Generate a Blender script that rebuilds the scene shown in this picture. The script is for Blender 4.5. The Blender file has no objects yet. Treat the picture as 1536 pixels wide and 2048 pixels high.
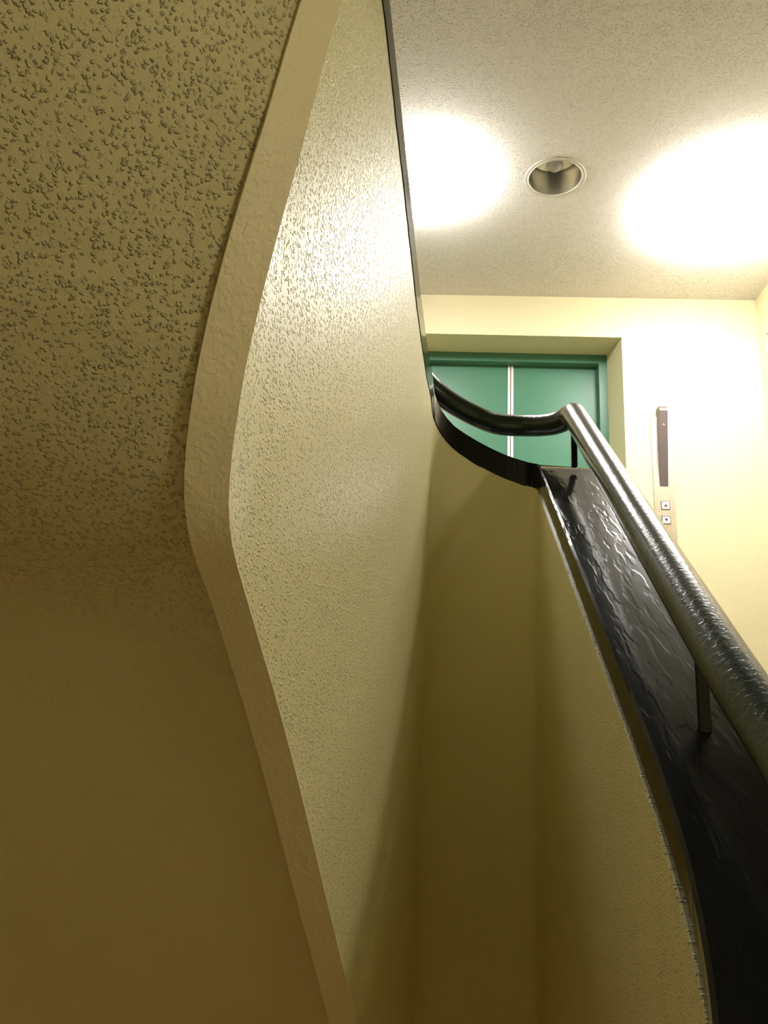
import bpy, bmesh, math, random
from mathutils import Vector, Matrix

# ----------------------------------------------------------------------------
# camera, world, exposure  (metres; origin = the photographer's eye; Y runs
# towards the lift wall, X to the right, Z up; landing floor lies at -0.43)
# ----------------------------------------------------------------------------
S = bpy.context.scene
C = S.collection
S.view_settings.view_transform = 'Standard'
S.view_settings.look = 'None'
S.view_settings.exposure = 0.06
S.view_settings.gamma = 1.0
S.view_settings.use_curve_mapping = False
S.cycles.use_denoising = True
S.cycles.max_bounces = 10
S.cycles.diffuse_bounces = 8
S.cycles.sample_clamp_indirect = 8.0

cam_data = bpy.data.cameras.new('camera')
cam = bpy.data.objects.new('camera', cam_data)
C.objects.link(cam)
cam_data.sensor_fit = 'VERTICAL'
cam_data.sensor_height = 36.0
cam_data.sensor_width = 27.0
cam_data.lens = 36.0 * 1650.0 / 2048.0
cam_data.clip_start = 0.02
cam.matrix_world = Matrix(((0.99794473, -0.03234765, 0.0553168, 0),
                           (0.04414513, -0.27868363, -0.95936783, 0),
                           (0.04644919, 0.95983804, -0.27668287, 0),
                           (0, 0, 0, 1)))
S.camera = cam

world = bpy.data.worlds.new('world')
S.world = world
world.use_nodes = True
world.node_tree.nodes['Background'].inputs[0].default_value = (0.9, 0.85, 0.7, 1)
world.node_tree.nodes['Background'].inputs[1].default_value = 0.0

LAMP_STRENGTH = 50.0
LAMP_COLOR = (1.0, 0.98, 0.94)
LOW_STRENGTH = 44.0
LOW_COLOR = (1.0, 0.62, 0.36)
FILL_STRENGTH = 50.0
FILL_COLOR = (1.0, 0.92, 0.74)

CEIL, FLOOR, HALF, LOWER, TOP = 1.917, -0.43, -1.45, -3.30, 4.70
XL, XR, YB, YF = -1.30, 1.358, 3.20, -1.30

# ----------------------------------------------------------------------------
# materials
# ----------------------------------------------------------------------------
def mat(name, color, rough=0.5, metal=0.0, spec=0.5, emit=None, strength=0.0, coat=0.0):
    m = bpy.data.materials.new(name)
    m.use_nodes = True
    b = m.node_tree.nodes['Principled BSDF']
    b.inputs['Base Color'].default_value = (*color, 1)
    b.inputs['Roughness'].default_value = rough
    b.inputs['Metallic'].default_value = metal
    b.inputs['Specular IOR Level'].default_value = spec
    b.inputs['Coat Weight'].default_value = coat
    b.inputs['Coat Roughness'].default_value = 0.1
    if emit:
        b.inputs['Emission Color'].default_value = (*emit, 1)
        b.inputs['Emission Strength'].default_value = strength
    return m

def N(m, kind, **kw):
    n = m.node_tree.nodes.new(kind)
    for k, v in kw.items():
        if k in n.inputs:
            n.inputs[k].default_value = v
        else:
            setattr(n, k, v)
    return n

def L(m, a, ao, b, bi):
    m.node_tree.links.new(a.outputs[ao], b.inputs[bi])

def bsdf(m):
    return m.node_tree.nodes['Principled BSDF']

def mottled(m, c1, c2, scale=3.0, coord=None):
    """slow variation of the paint's own colour"""
    tc = coord or N(m, 'ShaderNodeTexCoord')
    nz = N(m, 'ShaderNodeTexNoise', Scale=scale, Detail=4.0)
    cr = N(m, 'ShaderNodeValToRGB')
    cr.color_ramp.elements[0].color = (*c1, 1); cr.color_ramp.elements[0].position = 0.35
    cr.color_ramp.elements[1].color = (*c2, 1); cr.color_ramp.elements[1].position = 0.65
    L(m, tc, 'Object', nz, 'Vector'); L(m, nz, 'Fac', cr, 'Fac'); L(m, cr, 'Color', bsdf(m), 'Base Color')
    return tc

def speckle_bump(m, tc, scale, dist, coverage=0.5, fine=0.25, mask=None, stretch=(1, 1, 1)):
    """sprayed stone-paint grains: blobs of a high noise threshold"""
    mp = N(m, 'ShaderNodeMapping'); mp.inputs['Scale'].default_value = stretch
    L(m, tc, 'Object', mp, 'Vector')
    n1 = N(m, 'ShaderNodeTexNoise', Scale=scale, Detail=2.0, Roughness=0.55)
    L(m, mp, 'Vector', n1, 'Vector')
    mr = N(m, 'ShaderNodeMapRange'); mr.interpolation_type = 'SMOOTHSTEP'
    mr.inputs['From Min'].default_value = coverage; mr.inputs['From Max'].default_value = coverage + 0.14
    L(m, n1, 'Fac', mr, 'Value')
    n2 = N(m, 'ShaderNodeTexNoise', Scale=scale * 2.7, Detail=2.0)
    L(m, mp, 'Vector', n2, 'Vector')
    mx = N(m, 'ShaderNodeMath', operation='MULTIPLY_ADD')
    L(m, n2, 'Fac', mx, 0); mx.inputs[1].default_value = fine; L(m, mr, 'Result', mx, 2)
    bp = N(m, 'ShaderNodeBump'); bp.inputs['Distance'].default_value = dist
    L(m, mx, 'Value', bp, 'Height')
    if mask:
        L(m, mask[0], mask[1], bp, 'Strength')
    L(m, bp, 'Normal', bsdf(m), 'Normal')
    return bp

def grain_bump(m, tc, scale, dist, keep=0.45, size=0.42, warp=0.35, fine=0.15, mask=None, stretch=(1, 1, 1)):
    """separate sprayed grains: Voronoi cells, some of them empty, outlines warped by noise"""
    mp = N(m, 'ShaderNodeMapping'); mp.inputs['Scale'].default_value = tuple(scale * q for q in stretch)
    L(m, tc, 'Object', mp, 'Vector')
    nz = N(m, 'ShaderNodeTexNoise', Scale=1.3, Detail=2.0)
    L(m, mp, 'Vector', nz, 'Vector')
    va = N(m, 'ShaderNodeVectorMath', operation='MULTIPLY_ADD')
    L(m, nz, 'Color', va, 0); va.inputs[1].default_value = (warp * 2,) * 3; L(m, mp, 'Vector', va, 2)
    vo = N(m, 'ShaderNodeTexVoronoi', Scale=1.0)
    L(m, va, 'Vector', vo, 'Vector')
    a = N(m, 'ShaderNodeMapRange'); a.interpolation_type = 'SMOOTHSTEP'
    a.inputs['From Min'].default_value = size; a.inputs['From Max'].default_value = size * 0.25
    L(m, vo, 'Distance', a, 'Value')
    sp = N(m, 'ShaderNodeSeparateColor'); L(m, vo, 'Color', sp, 'Color')
    b = N(m, 'ShaderNodeMapRange')
    b.inputs['From Min'].default_value = 1 - keep - .15; b.inputs['From Max'].default_value = 1 - keep + .3
    L(m, sp, 'Red', b, 'Value')
    mu = N(m, 'ShaderNodeMath', operation='MULTIPLY'); L(m, a, 'Result', mu, 0); L(m, b, 'Result', mu, 1)
    n2 = N(m, 'ShaderNodeTexNoise', Scale=2.2, Detail=3.0); L(m, mp, 'Vector', n2, 'Vector')
    ad = N(m, 'ShaderNodeMath', operation='MULTIPLY_ADD'); L(m, n2, 'Fac', ad, 0); ad.inputs[1].default_value = fine; L(m, mu, 'Value', ad, 2)
    bp = N(m, 'ShaderNodeBump'); bp.inputs['Distance'].default_value = dist
    L(m, ad, 'Value', bp, 'Height')
    if mask: L(m, mask[0], mask[1], bp, 'Strength')
    L(m, bp, 'Normal', bsdf(m), 'Normal')
    return bp

def axis_mask(m, tc, axis, a, b, lo, hi):
    sx = N(m, 'ShaderNodeSeparateXYZ'); L(m, tc, 'Object', sx, 'Vector')
    mr = N(m, 'ShaderNodeMapRange'); mr.interpolation_type = 'SMOOTHSTEP'
    mr.inputs['From Min'].default_value = a; mr.inputs['From Max'].default_value = b
    mr.inputs['To Min'].default_value = lo; mr.inputs['To Max'].default_value = hi
    L(m, sx, axis, mr, 'Value')
    return (mr, 'Result')

CREAM = (0.78, 0.735, 0.48)
M = {}
M['wall'] = mat('cream_wall_paint', CREAM, 0.42, spec=0.5)
tc = mottled(M['wall'], (0.70, 0.640, 0.410), (0.72, 0.660, 0.425), 2.0)
speckle_bump(M['wall'], tc, 260, 0.0006, 0.45)

M['ceiling'] = mat('sprayed_ceiling', (0.74, 0.67, 0.52), 0.75, spec=0.3)
tc = mottled(M['ceiling'], (0.69, 0.66, 0.625), (0.72, 0.69, 0.655), 2.0)
grain_bump(M['ceiling'], tc, 190, 0.0032, 0.7, 0.5)

M['soffit'] = mat('sprayed_soffit', (0.70, 0.62, 0.40), 0.7, spec=0.3)
tc = mottled(M['soffit'], (0.65, 0.595, 0.350), (0.68, 0.62, 0.370), 3.0)
grain_bump(M['soffit'], tc, 330, 0.0017, 0.8, 0.5, 0.6, mask=axis_mask(M['soffit'], tc, 'Y', 0.48, 0.76, 1.0, 0.10))

M['parapet'] = mat('glossy_cream_parapet_paint', CREAM, 0.40, spec=0.5)
tc = mottled(M['parapet'], (0.755, 0.705, 0.415), (0.775, 0.725, 0.430), 3.0)
grain_bump(M['parapet'], tc, 300, 0.0015, 0.75, 0.5, mask=axis_mask(M['parapet'], tc, 'Y', 1.10, 1.50, 1.0, 0.05))

M['edge'] = mat('smooth_cream_edge_paint', (0.76, 0.68, 0.44), 0.5)
tc = mottled(M['edge'], (0.82, 0.74, 0.50), (0.86, 0.78, 0.53), 9.0)
speckle_bump(M['edge'], tc, 140, 0.00025, 0.45)

M['black'] = mat('glossy_black_paint', (0.008, 0.009, 0.009), 0.13, spec=0.5)
bsdf(M['black']).inputs['IOR'].default_value = 1.32
tc = mottled(M['black'], (0.006, 0.007, 0.007), (0.010, 0.010, 0.010), 8.0)
speckle_bump(M['black'], tc, 40, 0.00016, 0.42, 0.12, None, (1.6, 0.35, 0.35))

M['rail'] = mat('dark_green_rail_paint', (0.022, 0.030, 0.026), 0.22, spec=0.6)
bsdf(M['rail']).inputs['IOR'].default_value = 1.42
tc = mottled(M['rail'], (0.022, 0.034, 0.028), (0.028, 0.041, 0.034), 8.0)
speckle_bump(M['rail'], tc, 160, 0.00010, 0.45)

M['green'] = mat('green_door_paint', (0.09, 0.235, 0.155), 0.32, spec=0.3)
tc = mottled(M['green'], (0.069, 0.192, 0.124), (0.073, 0.200, 0.130), 2.0)
M['steel'] = mat('brushed_steel', (0.72, 0.67, 0.60), 0.35, metal=1.0)
tc = N(M['steel'], 'ShaderNodeTexCoord')
speckle_bump(M['steel'], tc, 300, 0.0002, 0.4, 0.5, None, (1, 1, 0.05))
M['edge_metal'] = mat('pale_door_edge', (0.80, 0.80, 0.76), 0.35, metal=0.3)
M['mirror'] = mat('polished_reflector', (0.92, 0.91, 0.88), 0.28, metal=1.0)
M['ring'] = mat('white_lamp_ring', (0.62, 0.58, 0.50), 0.4)
M['socket'] = mat('grey_lamp_holder', (0.16, 0.16, 0.15), 0.5)
M['bulb'] = mat('grey_glass_bulb', (0.45, 0.43, 0.42), 0.15)
M['smoked'] = mat('smoked_indicator', (0.10, 0.075, 0.075), 0.45)
M['button'] = mat('ivory_button', (0.78, 0.74, 0.70), 0.4)
M['dark'] = mat('dark_marking', (0.08, 0.06, 0.06), 0.5)
M['red'] = mat('red_lit_dot', (0.6, 0.2, 0.15), 0.4, emit=(1.0, 0.35, 0.25), strength=0.6)
M['floor'] = mat('stair_floor_sheet', (0.40, 0.36, 0.28), 0.5)
tc = mottled(M['floor'], (0.37, 0.33, 0.25), (0.43, 0.39, 0.30), 30.0)
M['nosing'] = mat('dark_tread_nosing', (0.10, 0.09, 0.08), 0.6)
M['beige'] = mat('beige_door_paint', (0.62, 0.50, 0.33), 0.45)
M['lamp'] = mat('opal_lit_glass', (0.85, 0.85, 0.82), 0.4, emit=LAMP_COLOR, strength=LAMP_STRENGTH)
M['lamp_wide'] = mat('opal_lit_glass_wide', (0.85, 0.85, 0.82), 0.4, emit=LAMP_COLOR, strength=LAMP_STRENGTH * 0.70)
M['lamp_low'] = mat('opal_warm_lit_glass', (0.85, 0.85, 0.82), 0.4, emit=LOW_COLOR, strength=LOW_STRENGTH)

M['lamp_fill'] = mat('fill_lamp_glow', (0.85, 0.85, 0.82), 0.4, emit=FILL_COLOR, strength=FILL_STRENGTH)  # glow of the fill lamp added behind the camera

# ----------------------------------------------------------------------------
# helpers
# ----------------------------------------------------------------------------
def link(name, bm, material, parent=None, smooth=False, angle=None):
    bmesh.ops.remove_doubles(bm, verts=bm.verts, dist=1e-6)
    bmesh.ops.recalc_face_normals(bm, faces=bm.faces)
    me = bpy.data.meshes.new(name)
    bm.to_mesh(me); bm.free()
    me.materials.append(material)
    if smooth:
        for p in me.polygons:
            p.use_smooth = True
        if angle:
            me.set_sharp_from_angle(angle=math.radians(angle))
    o = bpy.data.objects.new(name, me)
    C.objects.link(o)
    if parent:
        o.parent = parent
        w = Vector(parent['base'])
        o.matrix_parent_inverse = Matrix.Translation(-w)
    return o

def thing(name, loc, label, cat, group=None, kind=None):
    o = bpy.data.objects.new(name, None)
    C.objects.link(o)
    o.location = loc
    o.empty_display_size = 0.1
    o['base'] = list(loc)
    o['label'] = label; o['category'] = cat
    if group: o['group'] = group
    if kind: o['kind'] = kind
    return o

def struct(o, label, cat):
    o['kind'] = 'structure'; o['label'] = label; o['category'] = cat
    return o

def box(bm, x0, x1, y0, y1, z0, z1):
    v = [bm.verts.new((x, y, z)) for x in (x0, x1) for y in (y0, y1) for z in (z0, z1)]
    for f in ((0, 1, 3, 2), (4, 6, 7, 5), (0, 4, 5, 1), (2, 3, 7, 6), (0, 2, 6, 4), (1, 5, 7, 3)):
        bm.faces.new([v[i] for i in f])

def boxes(*bs):
    bm = bmesh.new()
    for b in bs:
        box(bm, *b)
    return bm

def bev(bm, w, seg=2):
    bmesh.ops.bevel(bm, geom=bm.edges[:], offset=w, segments=seg, affect='EDGES', profile=0.5)
    return bm

def lathe(profile, cx, cy, seg=64):
    bm = bmesh.new()
    rings = []
    for r, z in profile:
        if r < 1e-6:
            rings.append([bm.verts.new((cx, cy, z))])
        else:
            rings.append([bm.verts.new((cx + r * math.cos(2 * math.pi * i / seg), cy + r * math.sin(2 * math.pi * i / seg), z)) for i in range(seg)])
    for a, b in zip(rings, rings[1:]):
        for i in range(seg):
            j = (i + 1) % seg
            if len(a) == 1 and len(b) == 1: continue
            if len(a) == 1: bm.faces.new((a[0], b[j], b[i]))
            elif len(b) == 1: bm.faces.new((a[i], a[j], b[0]))
            else: bm.faces.new((a[i], a[j], b[j], b[i]))
    return bm

def tube(path, r, seg=24):
    bm = bmesh.new()
    P = [Vector(p) for p in path]
    T = []
    for i in range(len(P)):
        a = P[max(i - 1, 0)]; b = P[min(i + 1, len(P) - 1)]
        T.append((b - a).normalized())
    u = T[0].orthogonal().normalized()
    rings = []
    for i, p in enumerate(P):
        u = (u - u.dot(T[i]) * T[i]).normalized()
        v = T[i].cross(u)
        rings.append([bm.verts.new(p + r * (math.cos(2 * math.pi * k / seg) * u + math.sin(2 * math.pi * k / seg) * v)) for k in range(seg)])
    for a, b in zip(rings, rings[1:]):
        for k in range(seg):
            j = (k + 1) % seg
            bm.faces.new((a[k], a[j], b[j], b[k]))
    bm.faces.new(rings[0]); bm.faces.new(rings[-1][::-1])
    return bm

def catmull(pts, step):
    """Catmull-Rom (centripetal-like by dense sampling) through points of any dimension"""
    out = []
    n = len(pts)
    for i in range(n - 1):
        p0 = pts[max(i - 1, 0)]; p1 = pts[i]; p2 = pts[i + 1]; p3 = pts[min(i + 2, n - 1)]
        d = math.dist(p1[:2], p2[:2])
        d0 = max(math.dist(p0[:2], p1[:2]), 1e-4); d3 = max(math.dist(p2[:2], p3[:2]), 1e-4)
        k = max(2, int(d / step))
        m1 = [((c - a) / (d0 + d)) * d if i > 0 else (c - b) for a, b, c in zip(p0, p1, p2)]
        m2 = [((c - a) / (d + d3)) * d if i < n - 2 else (b - a) for a, b, c in zip(p1, p2, p3)]
        for s in range(k):
            t = s / k
            h00 = 2 * t**3 - 3 * t**2 + 1; h10 = t**3 - 2 * t**2 + t
            h01 = -2 * t**3 + 3 * t**2; h11 = t**3 - t**2
            out.append([h00 * a + h10 * b + h01 * c + h11 * e for a, b, c, e in zip(p1, m1, p2, m2)])
    out.append(list(pts[-1]))
    return out

# ----------------------------------------------------------------------------
# the shell of the stairwell and lift lobby
# ----------------------------------------------------------------------------
# lift wall with the splayed opening
OX0, OX1, OZ = -0.105, 0.789, 1.728     # opening in the wall face
JX0, JX1, DY = -0.076, 0.761, 3.363     # at the door frame, further in
bm = boxes((XL - .2, OX0, YB, YB + .45, LOWER, TOP), (OX1, XR + .2, YB, YB + .45, LOWER, TOP),
           (OX0, OX1, YB, YB + .45, OZ, TOP), (OX0, OX1, YB, YB + .45, LOWER, FLOOR))
# splayed reveals (solid wedges inside the opening)
for xo, xi in ((OX0, JX0), (OX1, JX1)):
    v = [bm.verts.new(p) for p in ((xo, YB, FLOOR), (xi, DY, FLOOR), (xo, DY, FLOOR), (xo, YB, OZ), (xi, DY, OZ), (xo, DY, OZ))]
    for f in ((0, 1, 2), (3, 5, 4), (0, 3, 4, 1), (1, 4, 5, 2), (0, 2, 5, 3)):
        bm.faces.new([v[i] for i in f])
struct(link('wall_back', bm, M['wall']), 'cream painted lobby wall around the green lift door', 'wall')

RY0, RY1, RZ = 2.22, 3.125, 1.715
struct(link('wall_right', boxes((XR, XR + .2, YF, RY0, LOWER, TOP), (XR, XR + .2, RY1, YB, LOWER, TOP),
                               (XR, XR + .2, RY0, RY1, RZ, TOP), (XR, XR + .2, RY0, RY1, LOWER, FLOOR)), M['wall']),
       'cream side wall meeting the lift wall at the right corner', 'wall')
d2 = thing('door_2', (XR + .1, (RY0 + RY1) / 2, FLOOR), 'beige doorway in the side wall at the right picture edge', 'door', kind='structure')
link('door_panel', bev(boxes((XR + .10, XR + .14, RY0 + .05, RY1 - .05, FLOOR, RZ - .05)), .003), M['beige'], d2)
link('door_frame', boxes((XR + .07, XR + .16, RY0, RY0 + .05, FLOOR, RZ), (XR + .07, XR + .16, RY1 - .05, RY1, FLOOR, RZ),
                         (XR + .07, XR + .16, RY0 + .05, RY1 - .05, RZ - .05, RZ)), M['beige'], d2)
kb = bmesh.new(); bmesh.ops.create_uvsphere(kb, u_segments=20, v_segments=12, radius=.028, matrix=Matrix.Translation((XR + .07, RY0 + .13, FLOOR + .98)))
link('door_knob', kb, M['steel'], d2, True)

struct(link('wall_left', boxes((XL - .2, XL, YF, YB, LOWER, TOP)), M['wall']), 'cream side wall beyond the upper stair flight', 'wall')
struct(link('wall_front', boxes((XL - .2, XR + .2, YF - .2, YF, LOWER, TOP)), M['wall']), 'cream wall behind the half landing', 'wall')

# ceiling slab of the lobby with a round hole for the downlight
DLX, DLY, DLR = 0.393, 2.428, 0.094
CY0 = 1.60
bm = bmesh.new()
q = 0.2
seg = 64
ci = [bm.verts.new((DLX + DLR * math.cos(2 * math.pi * i / seg), DLY + DLR * math.sin(2 * math.pi * i / seg), CEIL)) for i in range(seg)]
def sq(i):
    a = 2 * math.pi * i / seg
    c, s = math.cos(a), math.sin(a); k = q / max(abs(c), abs(s))
    return (DLX + k * c, DLY + k * s, CEIL)
so = [bm.verts.new(sq(i)) for i in range(seg)]
for i in range(seg):
    j = (i + 1) % seg
    bm.faces.new((ci[i], ci[j], so[j], so[i]))
def rect(x0, x1, y0, y1, z):
    bm.faces.new([bm.verts.new(p) for p in ((x0, y0, z), (x1, y0, z), (x1, y1, z), (x0, y1, z))])
rect(XL, DLX - q, CY0, YB, CEIL); rect(DLX + q, XR, CY0, YB, CEIL)
rect(DLX - q, DLX + q, CY0, DLY - q, CEIL); rect(DLX - q, DLX + q, DLY + q, YB, CEIL)
rect(XL, XR, CY0, YB, CEIL + .28)
bm.faces.new([bm.verts.new(p) for p in ((XL, CY0, CEIL), (XR, CY0, CEIL), (XR, CY0, CEIL + .28), (XL, CY0, CEIL + .28))])
struct(link('ceiling', bm, M['ceiling']), 'rough sprayed lobby ceiling with the glaring lamps', 'ceiling')
struct(link('ceiling_top', boxes((XL, XR, YF, YB, TOP - .2, TOP)), M['ceiling']), 'ceiling closing the stairwell far above', 'ceiling')

struct(link('floor_landing', boxes((XL, XR, 1.70, YB, FLOOR - .25, FLOOR)), M['floor']), 'floor of the lift landing', 'floor')
struct(link('floor_half_landing', boxes((XL, XR, YF, 0.20, HALF - .2, HALF)), M['floor']), 'floor of the half landing below the camera', 'floor')
struct(link('floor_lower', boxes((XL, XR, YF, YB, LOWER, LOWER + .1)), M['floor']), 'floor of the storey below', 'floor')

# ----------------------------------------------------------------------------
# balustrade: one ribbon round the narrow well (right flight, far turn, left
# flight, near turn).  x, y, underside of coping, bottom edge of the wall
# ----------------------------------------------------------------------------
TH, CAPH, STRIP = 0.163, 0.054, 0.028
sl = 0.72
def zr(y): return 0.012 + (y - 0.904) * sl
ctrl = []
for x, y in ((0.00, 0.40), (0.085, 0.425), (0.150, 0.49), (0.183, 0.57), (0.200, 0.647), (0.212, 0.757), (0.217, 0.904), (0.217, 1.10), (0.217, 1.30), (0.217, 1.48)):
    z = zr(y) if y > .6 else zr(.6) - (.6 - y) * 0.9
    ctrl.append((x, y, z, z - 1.45))
ctrl += [(0.217, 1.595, 0.509, -0.93), (0.2165, 1.620, 0.526, -0.90), (0.210, 1.638, 0.536, -0.88), (0.190, 1.647, 0.544, -0.86),
         (0.150, 1.652, 0.560, -0.83), (0.100, 1.652, 0.585, -0.80), (0.045, 1.643, 0.618, -0.76), (0.016, 1.622, 0.645, -0.73), (0.001, 1.592, 0.667, -0.705),
         (-0.0047, 1.532, 0.678, -0.685)]
def left_x(y):
    u = 1.6 - y
    return -(0.07 * u + 0.153 * max(0.0, u - 0.45) ** 2)
for y, zc, zb in ((1.456, .6715, -.665), (1.373, .664, -.63), (1.293, .664, -.58), (1.131, .672, -.455), (1.008, .714, -.345), (.917, .764, -.26), (.845, .817, -.192),
                  (.786, .868, -.135), (.69, .935, -.034), (.627, .985, .032), (.589, 1.02, .070), (.555, 1.06, .105)):
    ctrl.append((left_x(y), y, zc, zb))
# near turn overhead: circle r=.131 round (0,.52)
for deg, r, zb in ((178, .130, .126), (187, .131, .148), (195, .131, .178), (203, .131, .206), (206.5, .131, .225), (213, .131, .256), (219.4, .131, .291), (224, .131, .320),
                   (228.6, .131, .351), (234, .131, .40), (239.3, .131, .452), (250, .131, .56), (260, .131, .65), (270, .131, .73)):
    a = math.radians(deg)
    ctrl.append((r * math.cos(a), 0.52 + r * math.sin(a), zb + 0.97, zb))
st = catmull(ctrl, 0.012)
# drop near-duplicates, find outward normals
pl = [st[0]]
for p in st[1:]:
    if math.dist(p[:2], pl[-1][:2]) > 0.004:
        pl.append(p)
st = pl
nor = []
for i in range(len(st)):
    a = st[max(i - 1, 0)]; b = st[min(i + 1, len(st) - 1)]
    t = Vector((b[0] - a[0], b[1] - a[1])).normalized()
    nor.append(Vector((t.y, -t.x)))          # ribbon runs anticlockwise: outward is to the right of travel

def sweep(section):
    """section(i) -> list of (offset outward, z); closed section swept along the ribbon"""
    bm = bmesh.new()
    rings = []
    for i, p in enumerate(st):
        rings.append([bm.verts.new((p[0] + nor[i].x * o, p[1] + nor[i].y * o, z)) for o, z in section(i)])
    for a, b in zip(rings, rings[1:]):
        n = len(a)
        for k in range(n):
            j = (k + 1) % n
            bm.faces.new((a[k], a[j], b[j], b[k]))
    bm.faces.new(rings[0]); bm.faces.new(rings[-1][::-1])
    return bm

LIP = 0.012
bal = thing('stair_balustrade', (0.10, 1.73, FLOOR), 'curved cream parapet wrapping the narrow stairwell, topped by a glossy black coping', 'balustrade')
link('parapet_wall', sweep(lambda i: [(0, st[i][3]), (0, st[i][2]), (TH, st[i][2]), (TH, st[i][3] + LIP + .02), (STRIP, st[i][3] + LIP + .02), (STRIP, st[i][3] + .004)]),
     M['parapet'], bal, True, 35)
link('bottom_edge', sweep(lambda i: [(-.0006, st[i][3] - .0012), (-.0006, st[i][3] + .001), (STRIP, st[i][3] + LIP), (STRIP, st[i][3])]), M['edge'], bal, True, 35)
def rag(i, k, amp):
    return amp * (math.sin(i * 1.7 + k) * .5 + math.sin(i * 0.61 + 2.1 * k) * .5 + math.sin(i * 3.9 + k * 5) * .35)
def inset(i):
    """the coping sits 3 mm back from the wall face on the right flight, flush elsewhere"""
    return .0045 * min(1.0, max(0.0, (st[i][0] - .19) / .02)) - .0015
bm = sweep(lambda i: [(inset(i), st[i][2] + rag(i, 1, .0024)), (inset(i) - .0008, st[i][2] + CAPH - .003), (inset(i) + .003, st[i][2] + CAPH),
                      (TH - .002, st[i][2] + CAPH), (TH + .0022, st[i][2] + CAPH - .003), (TH + .0012, st[i][2] + rag(i, 2, .0022))])
link('coping', bm, M['black'], bal, True, 25)

# ----------------------------------------------------------------------------
# upper stair flight: its sprayed soffit runs outward from the bottom edge
# ----------------------------------------------------------------------------
flight = thing('stair_flight', (-0.70, 1.60, FLOOR), 'underside of the upper stair flight, rough sprayed near the top and smooth lower down', 'stairs')
bm = bmesh.new()
i0 = next(i for i, p in enumerate(st) if p[0] < -0.004 and p[1] < 1.58)
lo_r, hi_r = [], []
KN = 14
for i in range(i0, len(st)):
    x, y, _, zb = st[i]
    n = nor[i]
    # ruling length until the side wall or the front
    tx = (XL + .002 - x) / n.x if n.x < -1e-4 else 99
    ty = (-1.0 - y) / n.y if n.y < -1e-4 else 99
    ln = min(tx, ty)
    lo_r.append([bm.verts.new((x + n.x * (STRIP + (ln - STRIP) * k / KN), y + n.y * (STRIP + (ln - STRIP) * k / KN), zb + LIP)) for k in range(KN + 1)])
    hi_r.append([bm.verts.new((x + n.x * (STRIP + (ln - STRIP) * k / KN), y + n.y * (STRIP + (ln - STRIP) * k / KN), zb + LIP + .16)) for k in range(KN + 1)])
for A in (lo_r, hi_r):
    for a, b in zip(A, A[1:]):
        for k in range(KN):
            bm.faces.new((a[k], a[k + 1], b[k + 1], b[k]))
for a, b, c, d in zip(lo_r, lo_r[1:], hi_r, hi_r[1:]):
    bm.faces.new((a[0], b[0], d[0], c[0])); bm.faces.new((a[KN], b[KN], d[KN], c[KN]))
for a, c in ((lo_r[0], hi_r[0]), (lo_r[-1], hi_r[-1])):
    for k in range(KN):
        bm.faces.new((a[k], a[k + 1], c[k + 1], c[k]))
link('soffit', bm, M['soffit'], flight, True, 40)
# treads on top of the flight
zend = st[-1][3]
for k in range(5):
    y1 = 1.62 - k * .195; y0 = y1 - .195
    z1 = FLOOR + .19 * (k + 1)
    zlo = -.26 + (.917 - y0) * .97 + .13
    link('step', boxes((XL + .01, left_x(y0) - TH - .04, y0, y1, zlo, z1)), M['floor'], flight)
struct(link('floor_upper_landing', boxes((0.0, XR, -1.0, 0.38, zend + LIP, zend + .2)), M['soffit']), 'underside of the upper half landing overhead', 'landing')

# lower flight, right of the balustrade: from the lift landing down to the half landing
low = thing('stair_flight', (0.87, 0.95, HALF), 'lower stair flight hidden behind the black coping on the right', 'stairs')
for k in range(5):
    z1 = FLOOR - .17 * (k + 1)
    y1 = 1.70 - .25 * k
    link('step', boxes((0.385, XR - .002, y1 - .25, y1, z1 - .22, z1)), M['floor'], low)
    link('nosing', boxes((0.39, XR - .01, y1 - .255, y1 - .215, z1, z1 + .004)), M['nosing'], low)

# ----------------------------------------------------------------------------
# handrail
# ----------------------------------------------------------------------------
hr = thing('handrail', (0.30, 1.60, 0.58), 'round dark green metal handrail on short posts along the black coping', 'handrail')
RR = 0.0238
path = []
RAILPTS = [(0.275 + 0.02 * (y - 1), y, 0.26 + 0.72 * (y - 1)) for y in (.60, .75, .90, 1.05, 1.20, 1.35, 1.48, 1.56)]
def zrail(y): return zr(y) + CAPH + 0.085
near = [(-0.02, 0.325), (0.08, 0.335), (0.17, 0.375), (0.225, 0.45)]
for x, y in near:
    path.append((x, y, -.024 - (.60 - y) * .78))
for x, y, z in RAILPTS:
    path.append((x, y, z))
path += [(0.2868, 1.580, 0.6765), (0.2845, 1.598, 0.6825), (0.274, 1.625, 0.6815), (0.250, 1.657, 0.6845), (0.204, 1.700, 0.698), (0.149, 1.722, 0.709), (0.107, 1.740, 0.730),
         (0.038, 1.733, 0.765), (-0.012, 1.712, 0.798), (-0.046, 1.675, 0.830), (-0.070, 1.62, 0.862), (-0.082, 1.54, 0.893)]
for y, z in ((1.42, .905), (1.30, .90), (1.13, .93), (1.0, .99), (.86, 1.08), (.75, 1.16)):
    path.append((left_x(y) - TH / 2, y, z))
link('rail', tube(catmull(path, 0.008), RR), M['rail'], hr, True, 50)
def post(x, y, ztop, zbot):
    p = link('post', bev(boxes((x - .006, x + .006, y - .004, y + .004, zbot, ztop)), .0012, 1), M['black'], hr)
    return p
post(0.286, 1.575, 0.652, .508 + CAPH - .002)
post(0.279, 0.857, .150, zr(.857) + CAPH - .002)
post(-0.102, 1.30, 0.885, .666 + CAPH - .002)

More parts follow.
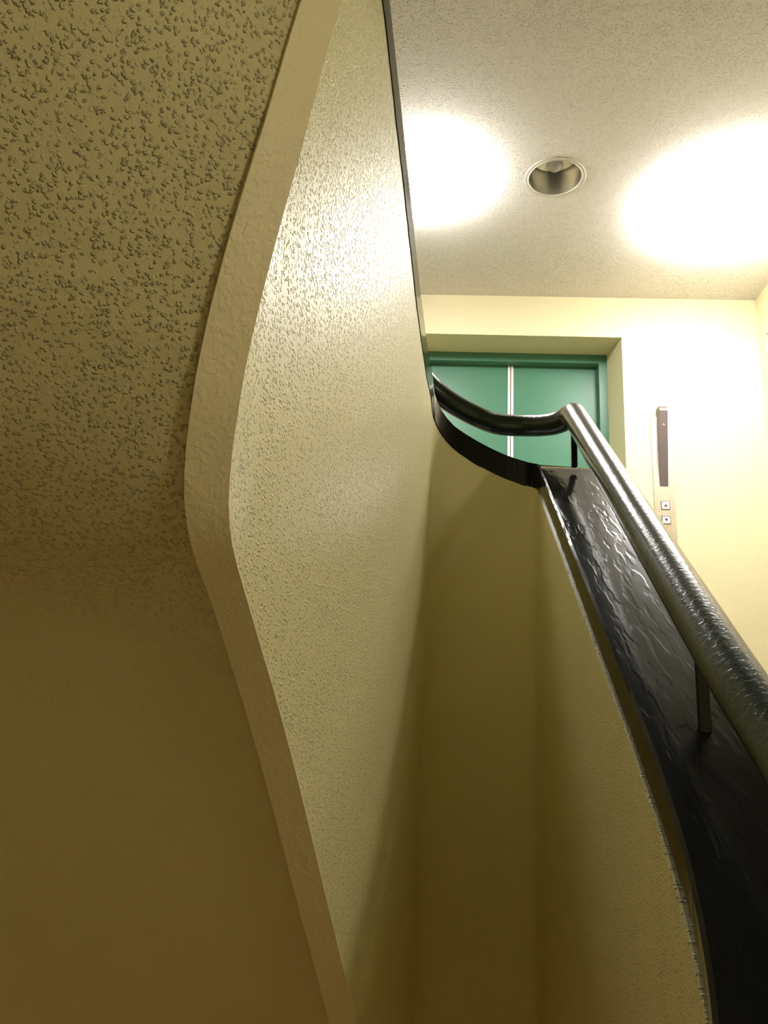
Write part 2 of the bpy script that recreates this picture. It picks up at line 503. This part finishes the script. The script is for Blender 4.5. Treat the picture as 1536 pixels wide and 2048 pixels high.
# ----------------------------------------------------------------------------
# lift door
# ----------------------------------------------------------------------------
d1 = thing('door_1', (0.342, DY, FLOOR), 'green two-panel lift door with pale centre edges in a splayed recess', 'door', kind='structure')
FW = 0.036
xi0, xi1, ztop = JX0 + FW, JX1 - FW, OZ - .006 - FW
link('door_frame', boxes((JX0, xi0, DY, DY + .09, FLOOR, OZ), (xi1, JX1, DY, DY + .09, FLOOR, OZ), (xi0, xi1, DY, DY + .09, ztop, OZ)), M['green'], d1)
YD = DY + .045
xm = 0.3425
p1 = link('door_panel', boxes((xi0 + .001, xm - .0125, YD, YD + .03, FLOOR + .01, ztop - .001)), M['green'], d1)
p2 = link('door_panel', boxes((xm + .0125, xi1 - .001, YD, YD + .03, FLOOR + .01, ztop - .001)), M['green'], d1)
for s, p in ((-1, p1), (1, p2)):
    x0, x1 = sorted((xm + s * .0125, xm + s * .0018))
    bm = boxes((x0, x1, YD - .003, YD + .03, FLOOR + .01, ztop - .001))
    o = link('edge_strip', bm, M['edge_metal'])
    o.parent = p
    o['label'] = 'pale metal meeting edge of the lift door'
link('door_seam', boxes((xm - .0018, xm + .0018, YD + .012, YD + .028, FLOOR + .01, ztop - .001)), M['dark'], d1)
link('door_sill', boxes((JX0, JX1, DY, DY + .12, FLOOR - .02, FLOOR + .008)), M['steel'], d1)
link('shaft_back', boxes((JX0, JX1, YD + .031, YD + .05, FLOOR + .01, OZ)), M['dark'], d1)

# ----------------------------------------------------------------------------
# lift call panel
# ----------------------------------------------------------------------------
cp = thing('lift_call_panel', (0.935, YB, 0.815), 'tall steel lift call panel with dark indicator and two arrow buttons on the cream wall', 'control panel')
PX0, PX1, PZ0, PZ1, PT = 0.893, 0.976, 0.815, 1.367, 0.006
link('face_plate', bev(boxes((PX0, PX1, YB - PT, YB, PZ0, PZ1)), .001, 1), M['steel'], cp)
bm = bmesh.new()
yf = YB - PT
prof = [(yf, 1.067), (yf - .002, 1.067), (yf - .046, 1.375), (yf - .044, 1.388), (yf - .034, 1.398), (YB - .001, 1.400), (YB - .001, 1.375), (yf, 1.367)]
x0, x1 = 0.9185, 0.9505
A = [bm.verts.new((x0, y, z)) for y, z in prof]; B = [bm.verts.new((x1, y, z)) for y, z in prof]
bm.faces.new(A); bm.faces.new(B[::-1])
for k in range(len(prof)):
    j = (k + 1) % len(prof)
    bm.faces.new((A[k], A[j], B[j], B[k]))
ind = link('indicator', bm, M['smoked'], cp)
ind['label'] = 'dark wedge-shaped lift position indicator'
rb = bmesh.new()
zt = 1.318; yt = yf - .002 - .044 * (zt - 1.067) / .308
vs = [rb.verts.new((0.934 + dx, yt - .0012 - .143 * dz, zt + dz)) for dx, dz in ((-.006, -.004), (.006, -.004), (0, .006))]
rb.faces.new(vs)
r = link('lit_arrow', rb, M['red']); r.parent = ind
r['label'] = 'small reddish lit arrow'
for (bz0, bz1, up) in ((0.9685, 1.0030, True), (0.9095, 0.9415, False)):
    bx0, bx1 = (0.9190, 0.9530)
    bt = link('button', bev(boxes((bx0 + .002, bx1 - .002, yf - .003, yf + .001, bz0 + .002, bz1 - .002)), .0008, 1), M['button'], cp)
    bt['label'] = 'square up arrow button' if up else 'square down arrow button'
    fr = link('button_rim', boxes((bx0, bx0 + .002, yf - .0025, yf, bz0, bz1), (bx1 - .002, bx1, yf - .0025, yf, bz0, bz1),
                                  (bx0 + .002, bx1 - .002, yf - .0025, yf, bz0, bz0 + .002), (bx0 + .002, bx1 - .002, yf - .0025, yf, bz1 - .002, bz1)), M['dark'])
    fr.parent = bt
    cz = (bz0 + bz1) / 2; cx = (bx0 + bx1) / 2; s = 1 if up else -1
    ab = bmesh.new()
    f1 = [ab.verts.new((cx + dx, yf - .0036, cz + s * dz)) for dx, dz in ((-.0075, -.006), (.0075, -.006), (0, .008))]
    f2 = [ab.verts.new((cx + dx, yf - .0028, cz + s * dz)) for dx, dz in ((-.0075, -.006), (.0075, -.006), (0, .008))]
    ab.faces.new(f1); ab.faces.new(f2[::-1])
    for k in range(3):
        ab.faces.new((f1[k], f1[(k + 1) % 3], f2[(k + 1) % 3], f2[k]))
    ar = link('arrow', ab, M['dark']); ar.parent = bt

# ----------------------------------------------------------------------------
# lamps
# ----------------------------------------------------------------------------
dl = thing('downlight', (DLX, DLY, CEIL), 'unlit round recessed downlight with a polished reflector between the two glaring ceiling lamps', 'lamp')
link('trim_ring', lathe([(.1035, CEIL), (.1035, CEIL - .002), (.102, CEIL - .0035), (.0935, CEIL - .0035), (.0925, CEIL - .005), (.0905, CEIL - .005), (.089, CEIL - .003), (.089, CEIL + .004), (.1035, CEIL)], DLX, DLY), M['ring'], dl, True, 40)
link('reflector', lathe([(.0885, CEIL - .002), (.087, CEIL + .03), (.083, CEIL + .065), (.078, CEIL + .085), (.079, CEIL + .087), (.062, CEIL + .105), (.045, CEIL + .125), (.028, CEIL + .135), (0, CEIL + .135)], DLX, DLY), M['mirror'], dl, True, 50)
link('lamp_holder', lathe([(.0, CEIL + .132), (.026, CEIL + .132), (.028, CEIL + .115), (.028, CEIL + .085), (.024, CEIL + .08), (0, CEIL + .08)], DLX, DLY, 32), M['socket'], dl, True, 40)
link('bulb', lathe([(.014, CEIL + .082), (.024, CEIL + .072), (.028, CEIL + .055), (.024, CEIL + .04), (.014, CEIL + .031), (0, CEIL + .028)], DLX, DLY, 32), M['bulb'], dl, True)

def dome_lamp(x, y, z, label, material, group, r=.125):
    t = thing('ceiling_lamp', (x, y, z), label, 'lamp', group)
    link('lamp_base', lathe([(0, z), (r * .95, z), (r * .95, z - .014), (r * .9, z - .018), (0, z - .018)], x, y, 48), M['ring'], t, True, 40)
    prof = [(r * .9, z - .0185)] + [(r * math.cos(a), z - .03 - .055 * math.sin(a)) for a in [math.radians(d) for d in range(0, 90, 9)]] + [(0, z - .085)]
    link('lamp_shade', lathe(prof, x, y, 48), material, t, True)
    return t
dome_lamp(-0.055, 2.43, CEIL, 'glaring lit ceiling lamp half hidden behind the balustrade', M['lamp'], 'lit lobby ceiling lamps', .185)
dome_lamp(1.045, 2.55, CEIL, 'glaring lit ceiling lamp above the call panel near the right edge', M['lamp_wide'], 'lit lobby ceiling lamps', .30)
dome_lamp(-0.50, 2.40, FLOOR - .25, 'warm ceiling lamp of the storey below on the stair side', M['lamp_low'], 'lamps of the storey below')
dome_lamp(0.70, 2.40, FLOOR - .25, 'warm ceiling lamp of the storey below on the door side', M['lamp_low'], 'lamps of the storey below')

# added fill lamp, unseen behind the camera, brightens the soffit and far turn
fill = thing('fill_lamp', (XR, -0.45, 0.54), 'added fill lamp, unseen behind the camera on the half landing side wall', 'lamp')
link('back_plate', bev(boxes((XR - .02, XR - .001, -.56, -.34, 0.46, 0.62)), .004), M['ring'], fill)
link('lamp_shade', bev(boxes((XR - .08, XR - .021, -.55, -.35, 0.47, 0.61)), .015, 3), M['lamp_fill'], fill, True, 40)
